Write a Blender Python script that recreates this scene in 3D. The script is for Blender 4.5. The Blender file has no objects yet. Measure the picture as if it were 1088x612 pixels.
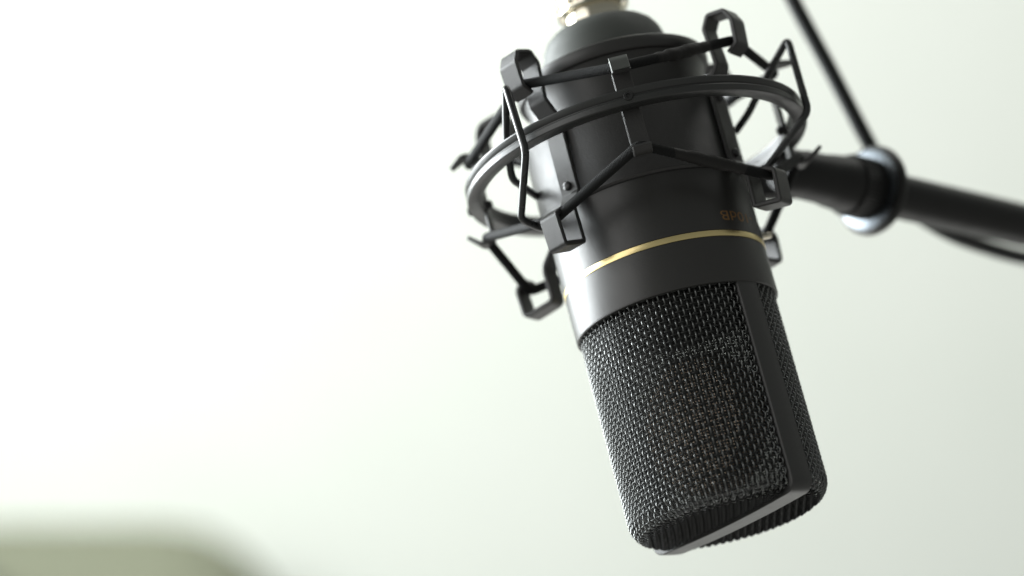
import bpy, bmesh, math, random
from mathutils import Vector, Matrix
random.seed(7)
PI = math.pi
scene = bpy.context.scene
col = scene.collection
scene.unit_settings.scale_length = 0.01          # one unit is one centimetre

# ------------------------------------------------------------------ frame of the microphone
# The microphone hangs tilted; AXIS runs along it towards the grille, ORIGIN is the axis at the gold ring.
ORIGIN = Vector((3.7068, 68.8828, 0.3304))
ta, tb = 0.249, 0.3174
AXIS = Vector((math.cos(tb)*math.sin(ta), -math.sin(tb), -math.cos(tb)*math.cos(ta)))
EX = (Vector((1, 0, 0)) - AXIS*AXIS.x).normalized()
EY = (-AXIS).cross(EX)
MIC = Matrix(((EX.x, EY.x, -AXIS.x, ORIGIN.x), (EX.y, EY.y, -AXIS.y, ORIGIN.y),
              (EX.z, EY.z, -AXIS.z, ORIGIN.z), (0, 0, 0, 1)))

def L(az, r, s):
    """cylinder coordinates about the microphone: azimuth (0 faces the camera), radius, distance towards the grille"""
    a = math.radians(az)
    return Vector((r*math.sin(a), -r*math.cos(a), -s))

# ------------------------------------------------------------------ materials
def mat(name, base, rough=0.5, metal=0.0, bump=0.0, bscale=40.0, spec=0.5, vary=0.0, coat=0.0):
    m = bpy.data.materials.new(name); m.use_nodes = True
    nt = m.node_tree; b = nt.nodes['Principled BSDF']
    b.inputs['Base Color'].default_value = (*base, 1)
    b.inputs['Roughness'].default_value = rough
    b.inputs['Metallic'].default_value = metal
    b.inputs['Specular IOR Level'].default_value = spec
    b.inputs['Coat Weight'].default_value = coat
    tc = nt.nodes.new('ShaderNodeTexCoord')
    if bump:
        n = nt.nodes.new('ShaderNodeTexNoise'); n.inputs['Scale'].default_value = bscale
        n.inputs['Detail'].default_value = 3
        nt.links.new(tc.outputs['Object'], n.inputs['Vector'])
        bp = nt.nodes.new('ShaderNodeBump'); bp.inputs['Strength'].default_value = bump
        bp.inputs['Distance'].default_value = 0.02
        nt.links.new(n.outputs['Fac'], bp.inputs['Height'])
        nt.links.new(bp.outputs['Normal'], b.inputs['Normal'])
    if vary:
        n2 = nt.nodes.new('ShaderNodeTexNoise'); n2.inputs['Scale'].default_value = 2.3
        n2.inputs['Detail'].default_value = 6
        nt.links.new(tc.outputs['Object'], n2.inputs['Vector'])
        mr = nt.nodes.new('ShaderNodeMapRange')
        mr.inputs['From Min'].default_value = .3; mr.inputs['From Max'].default_value = .7
        mr.inputs['To Min'].default_value = rough-vary; mr.inputs['To Max'].default_value = rough+vary
        nt.links.new(n2.outputs['Fac'], mr.inputs['Value'])
        nt.links.new(mr.outputs['Result'], b.inputs['Roughness'])
    return m

M_BODY = mat('satin black lacquer', (.028, .027, .0255), .39, 0, .10, 55, .65, .03)
M_CAP = mat('matt black moulded plastic', (.085, .092, .085), .6, 0, .08, 60, .4, .05)
M_SHEET = mat('black powder coated sheet', (.036, .035, .034), .43, 0, .32, 34, .5, .05)
M_RING = mat('black ring lacquer', (.03, .031, .03), .36, 0, .12, 50, .6, .05)
M_WIRE = mat('black lacquered rod', (.02, .021, .021), .28, 0, .06, 30, .6, .04)
M_SCREW = mat('black screw', (.03, .03, .03), .3, .3, .05, 40, .6)
M_GOLD = mat('brushed brass', (.93, .76, .38), .33, 1.0, .05, 60, .5, .05)
M_SILVER = mat('nickel plated sleeve', (.76, .71, .59), .13, 1.0, .04, 40, .5, .05)
M_PRINT = mat('dull gold print', (.27, .145, .055), .5, .2)
M_TUBE = mat('black boom lacquer', (.009, .009, .0085), .45, 0, .1, 30, .35, .05)
M_WASHER = mat('polished dark washer', (.12, .135, .15), .3, .85, .05, 20, .5, .05)
M_CABLE = mat('black cable rubber', (.010, .012, .012), .5, 0, .05, 20, .4)
M_MESH = mat('black lacquered wire cloth', (.20, .206, .203), .33, .85, 0, 40, .7)
M_END_SHADE = mat('black wire cloth with painted shade', (.008, .0085, .008), .55, 0, 0, 40, .22)  # same cloth, darkened to paint in the shade on the grille's end
M_WEFT_DIM = mat('black cross wire with highlights painted down', (.055, .057, .055), .36, .7, 0, 40, .5)  # same wire as the warp, darker to paint in its weaker highlights
M_BAND = mat('satin black frame', (.036, .036, .035), .42, 0, .12, 55, .55, .03)
M_CAPS = mat('dull brown capsule', (.34, .25, .17), .5, .3, .05)
M_TIP_SHEEN = mat('strap tip with painted sheen', (.13, .137, .128), .42, .6, .2, 30)  # paler than the strap, painting a reflection on its front tip
M_DARK = mat('dark recess', (.008, .008, .008), .7)
M_CUSH = mat('grey brown cloth', (.165, .165, .132), .9, 0, .3, .8)
M_FURN = mat('olive grey cloth', (.235, .25, .178), .9, 0, .3, .8)

def cord_material():
    m = mat('woven elastic cord', (.010, .0105, .0105), .72, 0, 0, 40, .22)
    nt = m.node_tree; b = nt.nodes['Principled BSDF']
    tc = nt.nodes.new('ShaderNodeTexCoord')
    w = nt.nodes.new('ShaderNodeTexWave'); w.inputs['Scale'].default_value = 9; w.inputs['Distortion'].default_value = 3
    w.inputs['Detail'].default_value = 3; w.inputs['Detail Scale'].default_value = 4
    nt.links.new(tc.outputs['Object'], w.inputs['Vector'])
    bp = nt.nodes.new('ShaderNodeBump'); bp.inputs['Strength'].default_value = .5; bp.inputs['Distance'].default_value = .02
    nt.links.new(w.outputs['Fac'], bp.inputs['Height']); nt.links.new(bp.outputs['Normal'], b.inputs['Normal'])
    return m
M_CORD = cord_material()
M_TAPE = mat('wrinkled black tape', (.018, .017, .016), .62, 0, .8, 9, .3, .1)

def lining_material():
    """fine inner gauze: dark wires with pin holes between them"""
    m = bpy.data.materials.new('fine inner gauze'); m.use_nodes = True
    nt = m.node_tree; b = nt.nodes['Principled BSDF']; out = nt.nodes['Material Output']
    b.inputs['Base Color'].default_value = (.035, .036, .035, 1); b.inputs['Roughness'].default_value = .4
    b.inputs['Metallic'].default_value = .3
    uv = nt.nodes.new('ShaderNodeUVMap'); uv.uv_map = 'cells'
    sp = nt.nodes.new('ShaderNodeSeparateXYZ'); nt.links.new(uv.outputs['UV'], sp.inputs['Vector'])
    acc = []
    for k in ('X', 'Y'):
        f = nt.nodes.new('ShaderNodeMath'); f.operation = 'FRACT'; nt.links.new(sp.outputs[k], f.inputs[0])
        g = nt.nodes.new('ShaderNodeMath'); g.operation = 'GREATER_THAN'; g.inputs[1].default_value = .54
        nt.links.new(f.outputs[0], g.inputs[0]); acc.append(g)
    mul = nt.nodes.new('ShaderNodeMath'); mul.operation = 'MULTIPLY'
    nt.links.new(acc[0].outputs[0], mul.inputs[0]); nt.links.new(acc[1].outputs[0], mul.inputs[1])
    tr = nt.nodes.new('ShaderNodeBsdfTransparent'); mx = nt.nodes.new('ShaderNodeMixShader')
    nt.links.new(mul.outputs[0], mx.inputs['Fac']); nt.links.new(b.outputs[0], mx.inputs[1]); nt.links.new(tr.outputs[0], mx.inputs[2])
    nt.links.new(mx.outputs[0], out.inputs['Surface'])
    return m
M_GAUZE = lining_material()

# ------------------------------------------------------------------ mesh helpers
def link(name, verts, faces, material, parent=None, smooth=True, sharp=35):
    me = bpy.data.meshes.new(name); me.from_pydata([tuple(v) for v in verts], [], faces); me.update()
    bm = bmesh.new(); bm.from_mesh(me); bmesh.ops.recalc_face_normals(bm, faces=bm.faces); bm.to_mesh(me); bm.free()
    if smooth:
        me.polygons.foreach_set('use_smooth', [True]*len(me.polygons))
        me.set_sharp_from_angle(angle=math.radians(sharp))
    me.materials.append(material)
    o = bpy.data.objects.new(name, me); col.objects.link(o); o.parent = parent
    return o

class Geo:
    def __init__(self): self.v = []; self.f = []
    def add(self, v, f):
        n = len(self.v); self.v += v; self.f += [tuple(i+n for i in q) for q in f]
    def build(self, name, material, parent=None, **k): return link(name, self.v, self.f, material, parent, **k)

def lathe(g, prof, n=128, closed=False, az0=None, az1=None):
    """prof: (radius, s) pairs"""
    full = az0 is None
    azs = [360*i/n for i in range(n)] if full else [az0+(az1-az0)*i/n for i in range(n+1)]
    v = [L(a, r, s) for a in azs for r, s in prof]; m = len(prof); f = []
    na = len(azs)
    for i in range(na if full else na-1):
        j = (i+1) % na
        for k in range(m if closed else m-1):
            kk = (k+1) % m
            f.append((i*m+k, j*m+k, j*m+kk, i*m+kk))
    g.add(v, f)

def fillet(pts, rad, n=6, closed=False):
    pts = [Vector(p) for p in pts]; out = []; N = len(pts)
    for i, p in enumerate(pts):
        if not closed and i in (0, N-1): out.append(p); continue
        a, b = pts[i-1], pts[(i+1) % N]
        la, lb = (a-p).length, (b-p).length
        d = min(rad, la*.48, lb*.48)
        q0 = p+(a-p).normalized()*d; q1 = p+(b-p).normalized()*d
        for k in range(n+1):
            t = k/n; out.append(q0*(1-t)**2+p*2*t*(1-t)+q1*t*t)
    return out

def tube(g, pts, rad, n=12, closed=False, caps=True):
    """rad: number or list"""
    pts = [Vector(p) for p in pts]; N = len(pts)
    T = []
    for i in range(N):
        a = pts[i-1] if (i or closed) else pts[i]; b = pts[(i+1) % N] if (i < N-1 or closed) else pts[i]
        T.append((b-a).normalized())
    u = T[0].orthogonal().normalized(); v = []; f = []
    for i in range(N):
        u = (u-T[i]*u.dot(T[i])).normalized(); w = T[i].cross(u)
        r = rad[i] if isinstance(rad, (list, tuple)) else rad
        v += [pts[i]+(u*math.cos(2*PI*k/n)+w*math.sin(2*PI*k/n))*r for k in range(n)]
    for i in range(N if closed else N-1):
        j = (i+1) % N; sh = 0
        if closed and j == 0:      # match the twist where the loop closes
            sh = min(range(n), key=lambda q: sum((v[i*n+k]-v[(k+q) % n]).length for k in range(0, n, 3)))
        for k in range(n):
            f.append((i*n+k, i*n+(k+1) % n, j*n+(k+1+sh) % n, j*n+(k+sh) % n))
    if caps and not closed:
        f.append(tuple(range(n))[::-1]); f.append(tuple((N-1)*n+k for k in range(n)))
    g.add(v, f)

def strap(g, az, path, width, thick, rad=.22, taper=None):
    """bent sheet strip in the radial plane at az; path: (radius, s)"""
    P = [Vector((p[0], p[1], 0)) for p in path]; P = fillet(P, rad, 6)
    a = math.radians(az); rho = Vector((math.sin(a), -math.cos(a), 0)); tau = Vector((math.cos(a), math.sin(a), 0)); zz = Vector((0, 0, -1))
    c = min(thick*.32, .03); v = []; f = []; N = len(P)
    for i in range(N):
        d = (P[min(i+1, N-1)]-P[max(i-1, 0)]).normalized(); nrm = Vector((-d.y, d.x, 0))
        h, w = thick/2, width/2
        if taper: w *= taper+(1-taper)*min(1, min((P[i]-P[0]).length, (P[i]-P[N-1]).length)/.42)
        sec = [(w-c, h), (w, h-c), (w, -h+c), (w-c, -h), (-w+c, -h), (-w, -h+c), (-w, h-c), (-w+c, h)]
        for x, y in sec:
            q = P[i]+nrm*y
            v.append(rho*q.x+zz*q.y+tau*x)
    for i in range(N-1):
        for k in range(8):
            f.append((i*8+k, i*8+(k+1) % 8, (i+1)*8+(k+1) % 8, (i+1)*8+k))
    f.append(tuple(range(8))[::-1]); f.append(tuple((N-1)*8+k for k in range(8)))
    g.add(v, f)

def rounded_head(g, centre, normal, r, h, n=20, slot=False):
    normal = normal.normalized(); u = normal.orthogonal().normalized(); w = normal.cross(u)
    prof = [(r, 0), (r, h*.45), (r*.86, h*.82), (r*.55, h), (0.001, h*1.02)]
    if slot: prof = [(r, 0), (r, h*.8), (r*.9, h), (r*.5, h), (r*.42, h*.55), (0.001, h*.5)]
    v = []; f = []
    for rr, hh in prof:
        v += [centre+normal*hh+(u*math.cos(2*PI*k/n)+w*math.sin(2*PI*k/n))*rr for k in range(n)]
    for i in range(len(prof)-1):
        for k in range(n): f.append((i*n+k, i*n+(k+1) % n, (i+1)*n+(k+1) % n, (i+1)*n+k))
    g.add(v, f)

def revolve(g, origin, direction, prof, n=64, squash=None):
    """prof: (distance along direction, radius)"""
    d = direction.normalized(); u = d.orthogonal().normalized(); w = d.cross(u); m = len(prof)
    v = [origin+d*t+(u*math.cos(2*PI*i/n)+w*math.sin(2*PI*i/n))*r for i in range(n) for t, r in prof]
    f = [(i*m+k, ((i+1) % n)*m+k, ((i+1) % n)*m+k+1, i*m+k+1) for i in range(n) for k in range(m-1)]
    g.add(v, f)

def catmull(pts, n=10, closed=False):
    pts = [Vector(p) for p in pts]; N = len(pts); out = []
    for i in range(N if closed else N-1):
        if closed: p0, p1, p2, p3 = pts[i-1], pts[i], pts[(i+1) % N], pts[(i+2) % N]
        else: p0, p1, p2, p3 = pts[max(i-1, 0)], pts[i], pts[i+1], pts[min(i+2, N-1)]
        for k in range(n):
            t = k/n
            out.append(.5*((2*p1)+(p2-p0)*t+(2*p0-5*p1+4*p2-p3)*t*t+(3*p1-p0-3*p2+p3)*t**3))
    if not closed: out.append(pts[-1])
    return out

def thing(name, label, cat, matrix=None, group=None):
    o = bpy.data.objects.new(name, None); col.objects.link(o)
    if matrix is not None: o.matrix_world = matrix
    o.empty_display_size = 1
    o['label'] = label; o['category'] = cat
    if group: o['group'] = group
    return o

# ================================================================== MICROPHONE
mic = thing('microphone', 'black studio microphone with gold ring and woven wire grille, hanging upside down', 'microphone', MIC)

# --- barrel
R = 2.5
g = Geo()
lathe(g, [(2.36, 1.20), (2.40, 1.222), (2.455, 1.232), (2.488, 1.215), (2.5, 1.17), (2.5, .088), (2.478, .08), (2.478, -.08), (2.5, -.088),
          (2.5, -3.6), (2.46, -3.72), (2.2, -3.9), (2.19, -4.2), (2.21, -4.55), (2.26, -4.85), (2.31, -4.97)], 192)
body = g.build('body', M_BODY, mic, sharp=30)
g = Geo()
lathe(g, [(2.30, -4.965), (2.38, -4.99), (2.415, -5.06), (2.42, -5.22), (2.40, -5.30), (2.34, -5.345), (1.5, -5.38)], 160)
g.build('shoulder', M_BODY, mic)
g = Geo()
lathe(g, [(2.476, .074), (2.503, .070), (2.506, .056), (2.506, -.056), (2.503, -.070), (2.476, -.074)], 192)
g.build('gold_ring', M_GOLD, mic)
# --- rear cap and threaded collar
g = Geo()
lathe(g, [(1.62, -5.37), (1.60, -5.7), (1.565, -5.98), (1.50, -6.22), (1.39, -6.41), (1.24, -6.54), (1.06, -6.60), (.7, -6.62)], 128)
g.build('end_cap', M_CAP, mic)
g = Geo()
lathe(g, [(.745, -6.55), (.75, -6.75), (.75, -6.90), (.735, -6.91), (.735, -6.93), (.75, -6.94), (.75, -7.06), (.735, -7.09), (.66, -7.10), (.66, -7.6), (.3, -7.6)], 96)
g.build('socket_collar', M_SILVER, mic)

# --- woven grille: real wires, warp along the axis and weft around it, carried round the corner and over the end
RG = 2.372; RW = .0215; AMP = .033
NCOL = 118; PITCH = .1262
S0 = 1.16; S_TURN = 5.85; CR = .49
BAND_AZ = 40.0
# the profile the cloth follows, by arc length
side_len = S_TURN-S0; corner_len = CR*PI/2; end_len = RG-CR-.12
def prof_at(t):
    if t <= side_len: return RG, S0+t, (1, 0)
    t -= side_len
    if t <= corner_len:
        a = t/CR; return RG-CR+CR*math.cos(a), S_TURN+CR*math.sin(a), (math.cos(a), math.sin(a))
    t -= corner_len
    rr = RG-CR-t
    return rr, S_TURN+CR+.03*(1-(rr/(RG-CR))**2), (0, 1)
rows = [PITCH*(i+.5) for i in range(int((side_len+corner_len+end_len)/PITCH))]
seam = int(side_len/PITCH)+1
def warp(g, j):
    az = 360*j/NCOL; sgn = 1 if j % 2 else -1; pts = []; step = PITCH/4
    total = side_len+corner_len*.66
    n = int(total/step)
    jit = random.uniform(-.12, .12); ph = random.uniform(0, 6)
    for i in range(n+1):
        t = i*step; r, s, nn = prof_at(t)
        off = sgn*AMP*math.cos(PI*(t/PITCH-.5))
        pts.append(L(az+jit*math.sin(t*1.3+ph), r+nn[0]*off, s+nn[1]*off))
    tube(g, pts, RW, 5, caps=False)
def weft(g, k, a0, a1):
    t = rows[k]; r, s, nn = prof_at(t)
    per = 360/NCOL; na = max(24, int((a1-a0)/per*4)); pts = []
    amp = AMP*1.0 if r > 1.4 else AMP*.5
    ph = random.uniform(0, 6); jj = random.uniform(.002, .006)
    for i in range(na+1):
        a = a0+(a1-a0)*i/na
        off = -.010-amp*.85*math.cos(PI*k)*math.cos(PI*a/per)*-1
        # the weft passes over where the warp passes under
        w = jj*math.sin(math.radians(a)*5+ph)
        pts.append(L(a, r+nn[0]*off-nn[1]*w*.3, s+nn[1]*off+nn[0]*w))
    tube(g, pts, RW*.9, 5, caps=False)
def end_surface(r):
    """height of the end cloth at radius r, over the rounded corner too"""
    rc = RG-CR
    if r <= rc: return S_TURN+CR+.03*(1-(r/rc)**2)
    return S_TURN+math.sqrt(max(CR*CR-(r-rc)**2, 0))
def end_cloth(g, a0, way):
    """square weave folded over the end of one half; way 0 runs away from the band, way 1 along it"""
    am = math.radians(BAND_AZ-90 if a0 < 0 else BAND_AZ+90)      # direction from the band to the middle of this half
    px, py = math.sin(am), math.cos(am); qx, qy = math.cos(am), -math.sin(am)
    rmax = RG-CR*.44; n = int(rmax/PITCH)
    for k in range(-n, n+1):
        c = k*PITCH
        if way and c < .3: continue
        ext = math.sqrt(max(rmax*rmax-c*c, 0))
        lo_, hi_ = (-ext, ext) if way else (.25, ext)
        if hi_-lo_ < .1: continue
        pts = []; m = int((hi_-lo_)/(PITCH/4))+1
        for i in range(m+1):
            t = lo_+(hi_-lo_)*i/m
            a, b = (c, t) if way else (t, c)        # a away from the band, b along it
            if not way: b += .30*(a/rmax)*(1-a/rmax)      # the cloth pulls sideways where it was pressed
            r = min(math.hypot(a, b), rmax)
            off = (-1 if way else 1)*AMP*.8*math.cos(PI*a/PITCH if not way else PI*b/PITCH)*math.cos(PI*k)
            x, y = a*px+b*qx, a*py+b*qy
            pts.append(Vector((x, -y, -(end_surface(r)+off))))
        tube(g, pts, RW*1.05 if way else RW*.6, 5, caps=False)
halves = {}
for nm, a0, a1 in (('front_grille', BAND_AZ-180+6, BAND_AZ-6), ('rear_grille', BAND_AZ+6, BAND_AZ+180-6)):
    g = Geo()
    for j in range(NCOL):
        az = 360*j/NCOL
        rel = (az-a0) % 360
        if rel < (a1-a0): warp(g, j)
    nw = len(g.f); end_cloth(g, a0, 0)
    nf = ne = len(g.f); end_cloth(g, a0, 1); nx = len(g.f)
    for k in range(len(rows)):
        if k == seam or rows[k] > side_len+corner_len*.66: continue
        weft(g, k, a0, a1)
    o = halves[nm] = g.build(nm, M_MESH, mic, sharp=80)
    o.data.materials.append(M_WEFT_DIM); o.data.materials.append(M_END_SHADE)
    o.data.polygons.foreach_set('material_index', [0]*nw+[2]*(nx-nw)+[1]*(len(g.f)-nx))
# --- gauze lining behind the cloth
g = Geo(); RL = 2.25
prof = [(RL, 1.1), (RL, S_TURN), (RL-.08, S_TURN+.18), (RL-.3, S_TURN+.3), (.01, S_TURN+.33)]
lathe(g, prof, 144)
lin = g.build('inner_gauze', M_GAUZE, mic)
uvl = lin.data.uv_layers.new(name='cells')
for poly in lin.data.polygons:
    azs = []
    for li in poly.loop_indices:
        v = lin.data.vertices[lin.data.loops[li].vertex_index].co
        azs.append(math.atan2(v.x, -v.y))
    big = max(azs)-min(azs) > PI
    for li, a in zip(poly.loop_indices, azs):
        v = lin.data.vertices[lin.data.loops[li].vertex_index].co
        if big and a < 0: a += 2*PI
        rr = math.hypot(v.x, v.y)
        uvl.data[li].uv = (a/(2*PI)*190, (-v.z - (rr-RL))/.075)
# --- capsule standing inside
g = Geo(); cdir = L(BAND_AZ-90, 1, 0)
cc = L(0, 0, 3.9)
revolve(g, cc-cdir*.45, cdir, [(0, .01), (0, 1.55), (.12, 1.68), (.78, 1.68), (.9, 1.55), (.9, 1.32), (.86, 1.3), (.86, .01)], 64)
g.build('capsule', M_CAPS, mic)
# --- frame band that splits the grille: up one side, across the end, down the other
g = Geo(); HB = .335; TB = .085
rb = RG+.035; path = []
def bandprof(sign):
    P = []
    for i in range(0, 13): P.append((sign*rb, 1.12+(S_TURN+.23-1.12)*i/12))
    for i in range(1, 9):
        a = PI/2*i/9; P.append((sign*(rb-.27+.27*math.cos(a)), S_TURN+.23+.27*math.sin(a)))
    return P
path = bandprof(1)+[(rb-.27-(2*rb-.54)*i/8, S_TURN+.50+.06*(1-(i/4-1)**2)) for i in range(9)]+bandprof(-1)[::-1]
ba = math.radians(BAND_AZ); rho = Vector((math.sin(ba), -math.cos(ba), 0)); tau = Vector((math.cos(ba), math.sin(ba), 0))
v = []; f = []; N = len(path)
for i in range(N):
    a, b = path[max(i-1, 0)], path[min(i+1, N-1)]
    d = Vector((b[0]-a[0], b[1]-a[1])).normalized(); nrm = Vector((-d.y, d.x)) * -1
    # cross-section slightly crowned like the round body
    for x, y in ((HB, -TB), (HB, .035), (HB-.018, .055), (HB*.5, .058), (0, .059), (-HB*.5, .058), (-HB+.018, .055), (-HB, .035), (-HB, -TB)):
        sag = 0
        if abs(path[i][0]) > rb-.4: sag = (math.sqrt(max(rb*rb-x*x, 0))-rb)*max(0, (abs(path[i][0])-(rb-.4))/.4)
        q = Vector(path[i])+nrm*y
        rx = q.x+(sag if path[i][0] > 0 else -sag)
        v.append(rho*rx+Vector((0, 0, -q.y))+tau*x)
for i in range(N-1):
    for k in range(9): f.append((i*9+k, i*9+(k+1) % 9, (i+1)*9+(k+1) % 9, (i+1)*9+k))
f.append(tuple(range(9))); f.append(tuple((N-1)*9+k for k in range(9)))
link('frame_band', v, f, M_BAND, mic, sharp=40)

# --- pad switch and its lettering (reads upright when the grille points up)
SW_AZ, SW_S = 80, -.30
g = Geo()
lathe(g, [(2.46, SW_S-.17), (2.512, SW_S-.16), (2.512, SW_S+.13), (2.46, SW_S+.14)], 14, az0=SW_AZ-9, az1=SW_AZ+9)
sw = g.build('pad_switch', M_DARK, mic)
g = Geo()
tube(g, [L(SW_AZ+2, 2.45, SW_S+.02), L(SW_AZ+2, 2.70, SW_S+.04), L(SW_AZ+2, 2.745, SW_S+.045)], [.085, .08, .05], 16)
g.build('lever', M_SILVER, sw)
cu = bpy.data.curves.new('pad_lettering', 'FONT'); cu.body = '-10dB'; cu.size = .41; cu.space_character = 1.02
tmp = bpy.data.objects.new('pad_lettering_curve', cu); col.objects.link(tmp)
dg = bpy.context.evaluated_depsgraph_get()
me = bpy.data.meshes.new_from_object(tmp.evaluated_get(dg)); bpy.data.objects.remove(tmp)
bm = bmesh.new(); bm.from_mesh(me)
bmesh.ops.subdivide_edges(bm, edges=[e for e in bm.edges if e.calc_length() > .06], cuts=2)
xs = [w.co.x for w in bm.verts]; x0, x1 = min(xs), max(xs)
TA0, TA1 = 33.0, 61.5      # azimuth of the end and the start of the word
for w in bm.verts:
    k = (w.co.x-x0)/(x1-x0)
    w.co = L(TA1+(TA0-TA1)*k, 2.5035, -.57+w.co.y*.85)
bmesh.ops.recalc_face_normals(bm, faces=bm.faces)
bm.to_mesh(me); bm.free(); me.materials.clear(); me.materials.append(M_PRINT)
tx = bpy.data.objects.new('pad_lettering', me); col.objects.link(tx); tx.parent = mic

# ================================================================== SHOCK MOUNT
mount = thing('shock_mount', 'black spider shock mount of one round ring, bent hooks and elastic cords around the microphone', 'shock mount', MIC)
# --- outer ring
RO, RI, SR, HR = 4.286, 3.902, -3.0566, .2053
g = Geo()
lathe(g, [(RO-.05, SR-HR), (RO-.015, SR-HR+.015), (RO-.005, SR-HR+.05), (RO-.03, SR-.055), (RO-.045, SR-.035), (RO-.06, SR-.02), (RO-.06, SR+.0), (RO-.03, SR+.012),
          (RO, SR+.05), (RO, SR+HR-.035), (RO-.012, SR+HR-.012), (RO-.04, SR+HR), (RI+.035, SR+HR), (RI+.01, SR+HR-.01), (RI, SR+HR-.04),
          (RI, SR+.05), (RI+.03, SR+.03), (RI+.03, SR-.03), (RI, SR-.05), (RI, SR-HR+.03), (RI+.03, SR-HR)], 220, closed=True)
g.v = [w+Vector((.0566, -.0078, 0)) for w in g.v]
ring = g.build('ring', M_RING, mount, sharp=25)
# --- inner basket sleeve
g = Geo(); RS = 2.575
lathe(g, [(2.502, -1.695), (2.542, -1.695), (2.588, -1.742), (2.588, -1.765), (RS, -1.79), (RS, -3.78), (2.565, -3.80), (2.43, -3.80), (2.43, -3.75)], 192)
g.build('sleeve', M_SHEET, mount)
# --- four hook arms riveted to the sleeve, one hook above and one below the ring
def hook(ro, ri, s_low, s_high):
    return [(ro-.26, s_low-.93), (ro+.02, s_low-.76), (ro-.04, s_low), (ri, s_low-.12), (ri+.03, s_low-1.0), (2.645, s_low-1.45),
            (2.645, s_high+1.70), (ri+.05, s_high+1.22), (ri-.02, s_high+.26), (ri+.16, s_high-.02), (ro-.10, s_high+.04), (ro+.05, s_high+.34), (ro, s_high+.95), (ro-.26, s_high+1.10)]
ARMS = ((-46, 3.64, 2.93, -.42, -5.47), (54, 3.66, 2.95, -.42, -5.50), (123, 3.62, 2.9, -.20, -5.64), (-123, 3.92, 3.02, -.33, -5.60))
for az, ro, ri, sl, sh in ARMS:
    g = Geo(); strap(g, az, hook(ro, ri, sl, sh), .57, .12, .05 if abs(az) < 90 else .16)
    arm = g.build('hook_arm', M_SHEET, mount)
    for s in (-2.08, -3.55):
        g = Geo(); rounded_head(g, L(az, 2.69, s), L(az, 1, 0), .115, .10)
        g.build('rivet', M_SCREW, arm)
# --- straps screwed to the inside of the ring, lips turned outwards over the cords
def ring_strap(az, s_top, s_bot, lip=.5, drop=.10, tip=1.0, rise=-.10):
    rc = RI-.05
    up = [(rc+lip, s_top+drop), (rc+.30, s_top-.03), (rc+.10, s_top-.03), (rc, s_top+.16)]
    dn = [(rc, s_bot-.16), (rc+.10, s_bot+.03), (rc+.30, s_bot+.03), (rc+lip, s_bot+rise)]
    g = Geo(); strap(g, az, up+dn, .46, .09, .14, tip)
    o = g.build('ring_strap', M_SHEET, mount)
    g = Geo(); rounded_head(g, L(az, rc-.04, SR-.02), -L(az, 1, 0), .12, .13)
    g.build('screw', M_SCREW, o)
    g = Geo(); rounded_head(g, L(az, RO-.05, SR+.01), L(az, 1, 0), .115, .085, slot=True)
    g.build('screw', M_SCREW, o)
    return o
fs = ring_strap(-4.2, -4.02, -1.72, .44, .34)
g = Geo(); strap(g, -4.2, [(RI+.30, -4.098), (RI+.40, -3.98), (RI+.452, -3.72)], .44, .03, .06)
g.build('tip_sheen', M_TIP_SHEEN, fs)  # added plate whose pale colour imitates the bent tip reflecting light
ring_strap(95, -4.78, -2.12, .78, -.02, .42, -.34)
ring_strap(-104, -4.42, -2.12, .62, .16, .42, -.28)
ring_strap(183, -4.30, -1.9, .5)
# --- elastic cords, zigzagging between the hooks and the strap lips
def cord(pts, tapes):
    P = [L(*p) for p in pts]; Q = fillet(P, .16, 5, closed=True)
    Q2 = []
    for i, p in enumerate(Q):      # points between, for the tape and an even sweep
        n = Q[(i+1) % len(Q)]; k = max(1, int((n-p).length/.35))
        Q2 += [p+(n-p)*j/k for j in range(k)]
    g = Geo(); tube(g, Q2, .123, 16, closed=True)
    o = g.build('elastic_cord', M_CORD, mount)
    for a, b, t0, t1 in tapes:
        A, B = P[a], P[b]; pp = []; rr = []
        for i in range(25):
            t = t0+(t1-t0)*i/24; pp.append(A+(B-A)*t+Vector((random.uniform(-.006, .006), random.uniform(-.006, .006), random.uniform(-.01, .01))))
            e = min(1, min(i, 24-i)/1.5); rr.append(.119+e*(.014+.026*math.sin(PI*i/24)**2+.005*math.sin(i*.8+2)+random.uniform(-.003, .003)))
        g = Geo(); tube(g, pp, rr, 18); g.build('tape', M_TAPE, o)
    return o
up = [(-46, 3.46, -4.66), (-4.2, 4.05, -3.90), (54, 3.48, -4.74), (95, 4.06, -4.60), (123, 3.44, -4.70), (183, 4.05, -4.1), (-123, 3.72, -4.70), (-104, 4.06, -4.24)]
lo = [(-46, 3.46, -1.16), (-4.8, 4.05, -1.90), (54, 3.48, -1.14), (95, 4.06, -2.30), (123, 3.44, -.90), (183, 4.05, -2.1), (-123, 3.72, -1.0), (-104, 4.06, -2.28)]
cord(up, [(1, 2, .30, .78)])
cord(lo, [(1, 2, .24, .80)])
# --- two bent rods that guard the ring
for pts in ([(-82, 2.60, -2.55), (-66, 3.45, -2.74), (-56, 3.76, -3.45), (-42.5, 4.30, -4.42), (-39, 4.56, -2.54), (-59, 3.78, -1.50), (-60, 3.2, -1.28), (-62, 2.62, -1.35)],
            [(88, 2.60, -3.15), (82, 3.02, -3.44), (76, 3.63, -4.03), (72, 4.46, -4.74), (66.3, 4.52, -2.62), (70, 3.03, -1.65), (68, 2.6, -1.9)]):
    g = Geo(); tube(g, fillet([L(*p) for p in pts], .20, 6), .092, 16)
    g.build('guard_rod', M_WIRE, mount)

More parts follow.
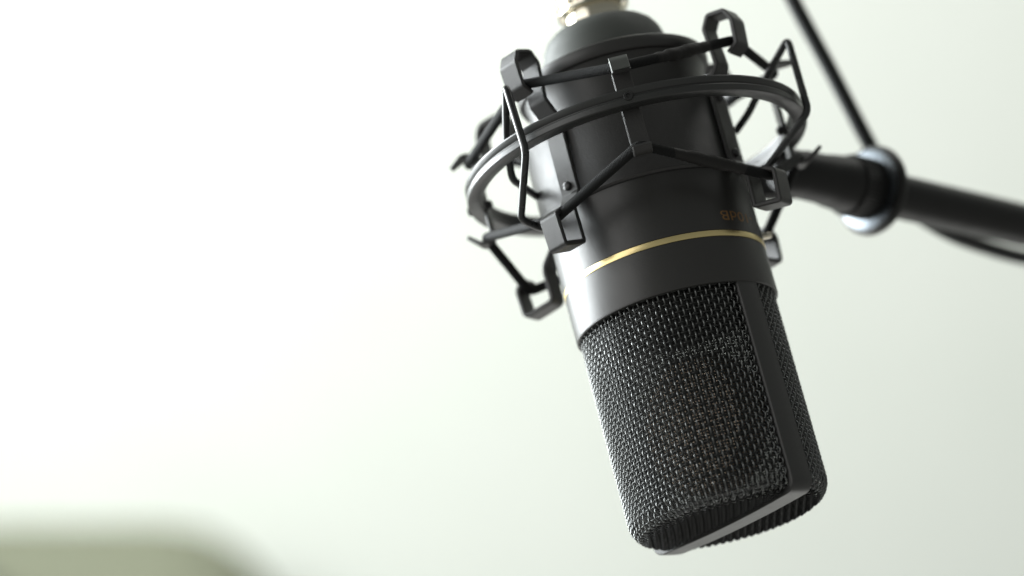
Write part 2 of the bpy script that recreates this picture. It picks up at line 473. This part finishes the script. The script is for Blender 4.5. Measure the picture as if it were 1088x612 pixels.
# ================================================================== BOOM ARM
F_PX = 100/36*1088          # pixels of the photograph per unit of slope, only to state measured directions
def ray_point(px, py, depth): return Vector(((px-544)/F_PX*depth, depth, -(py-306)/F_PX*depth))
b0 = ray_point(846, 184, 71.9)
bdir = Vector((.775*.978, .60, -.775*.176)).normalized()
BOOM = Matrix.Translation(b0)
boom = thing('boom_arm', 'black tubular boom arm reaching in from the right, blurred behind the shock mount', 'boom arm', BOOM)
O = Vector((0, 0, 0))
g = Geo()
revolve(g, O, bdir, [(-.55, .01), (-.55, .52), (-.48, .57), (.1, .60), (.2, .625), (.9, .64), (1.15, .68), (1.75, .735), (2.6, .735), (2.6, .4)], 72)
ad = g.build('adapter', M_TUBE, boom)
g = Geo()          # knurled clamp nut against the washer
n = 96; prof = [(1.80, .735), (1.84, .785), (2.53, .785), (2.57, .74)]
u = bdir.orthogonal().normalized(); w = bdir.cross(u); v = []; f = []
for i in range(n):
    k = .022*(i % 2)
    v += [bdir*t+(u*math.cos(2*PI*i/n)+w*math.sin(2*PI*i/n))*(r+k) for t, r in prof]
for i in range(n):
    for k in range(3): f.append((i*4+k, ((i+1) % n)*4+k, ((i+1) % n)*4+k+1, i*4+k+1))
g.add(v, f); g.build('clamp_nut', M_TUBE, boom)
g = Geo()
revolve(g, O, bdir, [(2.57, 1.0), (2.575, 1.06), (2.60, 1.13), (2.68, 1.175), (2.80, 1.175), (2.88, 1.13), (2.90, 1.05), (2.9, .5)], 96)
ws = g.build('washer', M_TUBE, boom)
g = Geo(); revolve(g, O, bdir, [(2.566, .5), (2.566, 1.03), (2.58, 1.06)], 96)
g.build('face_plate', M_WASHER, ws)
g = Geo()
revolve(g, O, bdir, [(2.85, .01), (2.85, .585), (30, .585), (30, .01)], 64)
g.build('tube', M_TUBE, boom)
g = Geo()          # bracket under the ring: a block on the adapter's end and a link up to the ring
inv = BOOM.inverted()
def bar(p, q, hu, hw):
    d = (q-p).normalized(); u = Vector((0, 0, 1)); u = (u-d*u.dot(d)).normalized(); w = d.cross(u); v = []
    for e in (p, q):
        for a, b in ((-1, -.7), (-.7, -1), (.7, -1), (1, -.7), (1, .7), (.7, 1), (-.7, 1), (-1, .7)): v.append(e+u*hu*a+w*hw*b)
    g.add(v, [(k, (k+1) % 8, 8+(k+1) % 8, 8+k) for k in range(8)]+[tuple(range(8)), tuple(range(8, 16))])
bar(inv @ ray_point(800, 196, 72.6), inv @ ray_point(852, 193, 72.2), .42, .40)
bar(inv @ (MIC @ L(112, 4.22, SR)), inv @ ray_point(838, 196, 72.45), .30, .22)
g.build('bracket', M_SHEET, boom, sharp=20)

# ================================================================== CABLE
cab = thing('microphone_cable', 'thick black cable hanging from the top and running behind the boom arm', 'cable', MIC)
pinv = MIC.inverted()
plug_top = L(0, 0, -12.5)
wp = [plug_top, L(0, 0, -14.2), L(40, .6, -16.2)]
wp += [pinv @ ray_point(*q) for q in ((775, -330, 74), (806, -120, 76), (822, -45, 76.2), (845, 5, 76.2), (881, 72, 76.1), (924, 154, 76.0), (958, 212, 76.3), (1000, 243.5, 76.9), (1045, 262, 78.0),
        (1100, 276, 79.2), (1180, 284, 81), (1300, 290, 84))]
g = Geo(); tube(g, catmull(wp, 12), .205, 20)
g.build('cable', M_CABLE, cab)
g = Geo()
prof = []
for i in range(9):
    s = -7.1-i*.16; prof += [(.86, s), (.90, s-.03), (.90, s-.09), (.86, s-.12)]
prof = [(.6, -7.08), (.84, -7.09)]+prof+[(.88, -8.75), (.88, -11.0), (.8, -11.2), (.5, -11.3), (.32, -12.5), (.2, -12.55), (.01, -12.55)]
lathe(g, prof, 96)
pl = g.build('plug', M_SILVER, cab, sharp=25)
g = Geo()
for k in range(26):
    a = 360*k/26
    tube(g, [L(a, .90, -7.22), L(a, .90, -8.6)], .035, 6)
g.build('grip', M_SILVER, pl)

# ================================================================== SETTING
def wall_material():
    m = bpy.data.materials.new('white painted wall'); m.use_nodes = True
    nt = m.node_tree; b = nt.nodes['Principled BSDF']; b.inputs['Roughness'].default_value = .85
    tc = nt.nodes.new('ShaderNodeTexCoord'); n = nt.nodes.new('ShaderNodeTexNoise')
    n.inputs['Scale'].default_value = .05; n.inputs['Detail'].default_value = 4
    nt.links.new(tc.outputs['Object'], n.inputs['Vector'])
    cr = nt.nodes.new('ShaderNodeValToRGB')
    cr.color_ramp.elements[0].position = .3; cr.color_ramp.elements[0].color = (.795, .835, .775, 1)
    cr.color_ramp.elements[1].position = .7; cr.color_ramp.elements[1].color = (.825, .86, .805, 1)
    nt.links.new(n.outputs['Fac'], cr.inputs['Fac']); nt.links.new(cr.outputs['Color'], b.inputs['Base Color'])
    return m
WY = 250
o = link('wall', [(-260, WY, -180), (260, WY, -180), (260, WY, 180), (-260, WY, 180)], [(0, 1, 2, 3)], wall_material(), smooth=False)
o['kind'] = 'structure'
# blurred furniture in the lower left corner
def rbox(name, x0, x1, y0, y1, z0, z1, r, material, parent=None):
    bm = bmesh.new(); bmesh.ops.create_cube(bm, size=1)
    for w in bm.verts: w.co = Vector(((x0+x1)/2+w.co.x*(x1-x0), (y0+y1)/2+w.co.y*(y1-y0), (z0+z1)/2+w.co.z*(z1-z0)))
    bmesh.ops.bevel(bm, geom=list(bm.edges), offset=r, segments=5, affect='EDGES', profile=.5)
    me = bpy.data.meshes.new(name); bm.to_mesh(me); bm.free()
    me.polygons.foreach_set('use_smooth', [True]*len(me.polygons)); me.materials.append(material)
    o = bpy.data.objects.new(name, me); col.objects.link(o); o.parent = parent; return o
furn = thing('settee', 'low olive grey object, far out of focus in the lower left corner', 'furniture', Matrix.Translation((-64, 232, -88.9)))
rbox('backrest', -75, 45.5, -6, 15, 20, 69.2, 10.4, M_FURN, furn)
rbox('cushion', 5, 25.0, -22, -6.5, 44, 68.4, 5.5, M_CUSH, furn)
rbox('seat', -75, 43.5, -62, -8.3, 18, 42, 4, M_FURN, furn)

# ================================================================== LIGHT
world = bpy.data.worlds.new('World'); scene.world = world; world.use_nodes = True
nt = world.node_tree; bg = nt.nodes['Background']
tc = nt.nodes.new('ShaderNodeTexCoord'); sp = nt.nodes.new('ShaderNodeSeparateXYZ')
nt.links.new(tc.outputs['Generated'], sp.inputs[0])
cr = nt.nodes.new('ShaderNodeValToRGB'); cr.color_ramp.elements[0].color = (.32, .32, .30, 1); cr.color_ramp.elements[1].color = (.155, .165, .157, 1)
mr = nt.nodes.new('ShaderNodeMapRange'); mr.inputs['From Min'].default_value = -1; mr.inputs['From Max'].default_value = 1
nt.links.new(sp.outputs['Z'], mr.inputs['Value']); nt.links.new(mr.outputs['Result'], cr.inputs['Fac'])
nt.links.new(cr.outputs['Color'], bg.inputs['Color']); bg.inputs['Strength'].default_value = 1.0

def area(name, loc, target, sx, sy, power, color, spread=180):
    l = bpy.data.lights.new(name, 'AREA'); l.shape = 'RECTANGLE'; l.size = sx; l.size_y = sy; l.energy = power; l.color = color; l.spread = math.radians(spread)
    o = bpy.data.objects.new(name, l); col.objects.link(o); o.location = loc
    o.rotation_euler = (Vector(target)-Vector(loc)).to_track_quat('-Z', 'Y').to_euler()
    return o
area('window_light', (-120, 135, 12), (0, 69, 0), 110, 120, 270000, (.93, .985, 1.0), 95)
area('side_light', (-140, 5, 45), (0, 69, 0), 150, 140, 98000, (1.0, .99, .97))
area('wall_light', (-75, 130, 45), (-28, 250, 2), 70, 70, 212000, (.975, 1.0, .99))
area('wall_fill', (70, 150, 150), (66, 250, -44), 120, 50, 97000, (1.0, .99, .95))  # added fill brightening the right of the wall, not an actual ceiling lamp
area('table_bounce', (20, 140, -110), (5, 69, 0), 130, 110, 52000, (1.0, .99, .96))

# ================================================================== CAMERA
cam = bpy.data.cameras.new('Camera'); co = bpy.data.objects.new('Camera', cam); col.objects.link(co); scene.camera = co
co.rotation_euler = (math.radians(90), 0, 0)
cam.lens = 100; cam.sensor_width = 36; cam.clip_start = 1; cam.clip_end = 2000
cam.dof.use_dof = True; cam.dof.focus_distance = 66.2; cam.dof.aperture_fstop = .057
scene.view_settings.view_transform = 'Standard'; scene.view_settings.look = 'None'
scene.view_settings.exposure = 0; scene.view_settings.gamma = 1
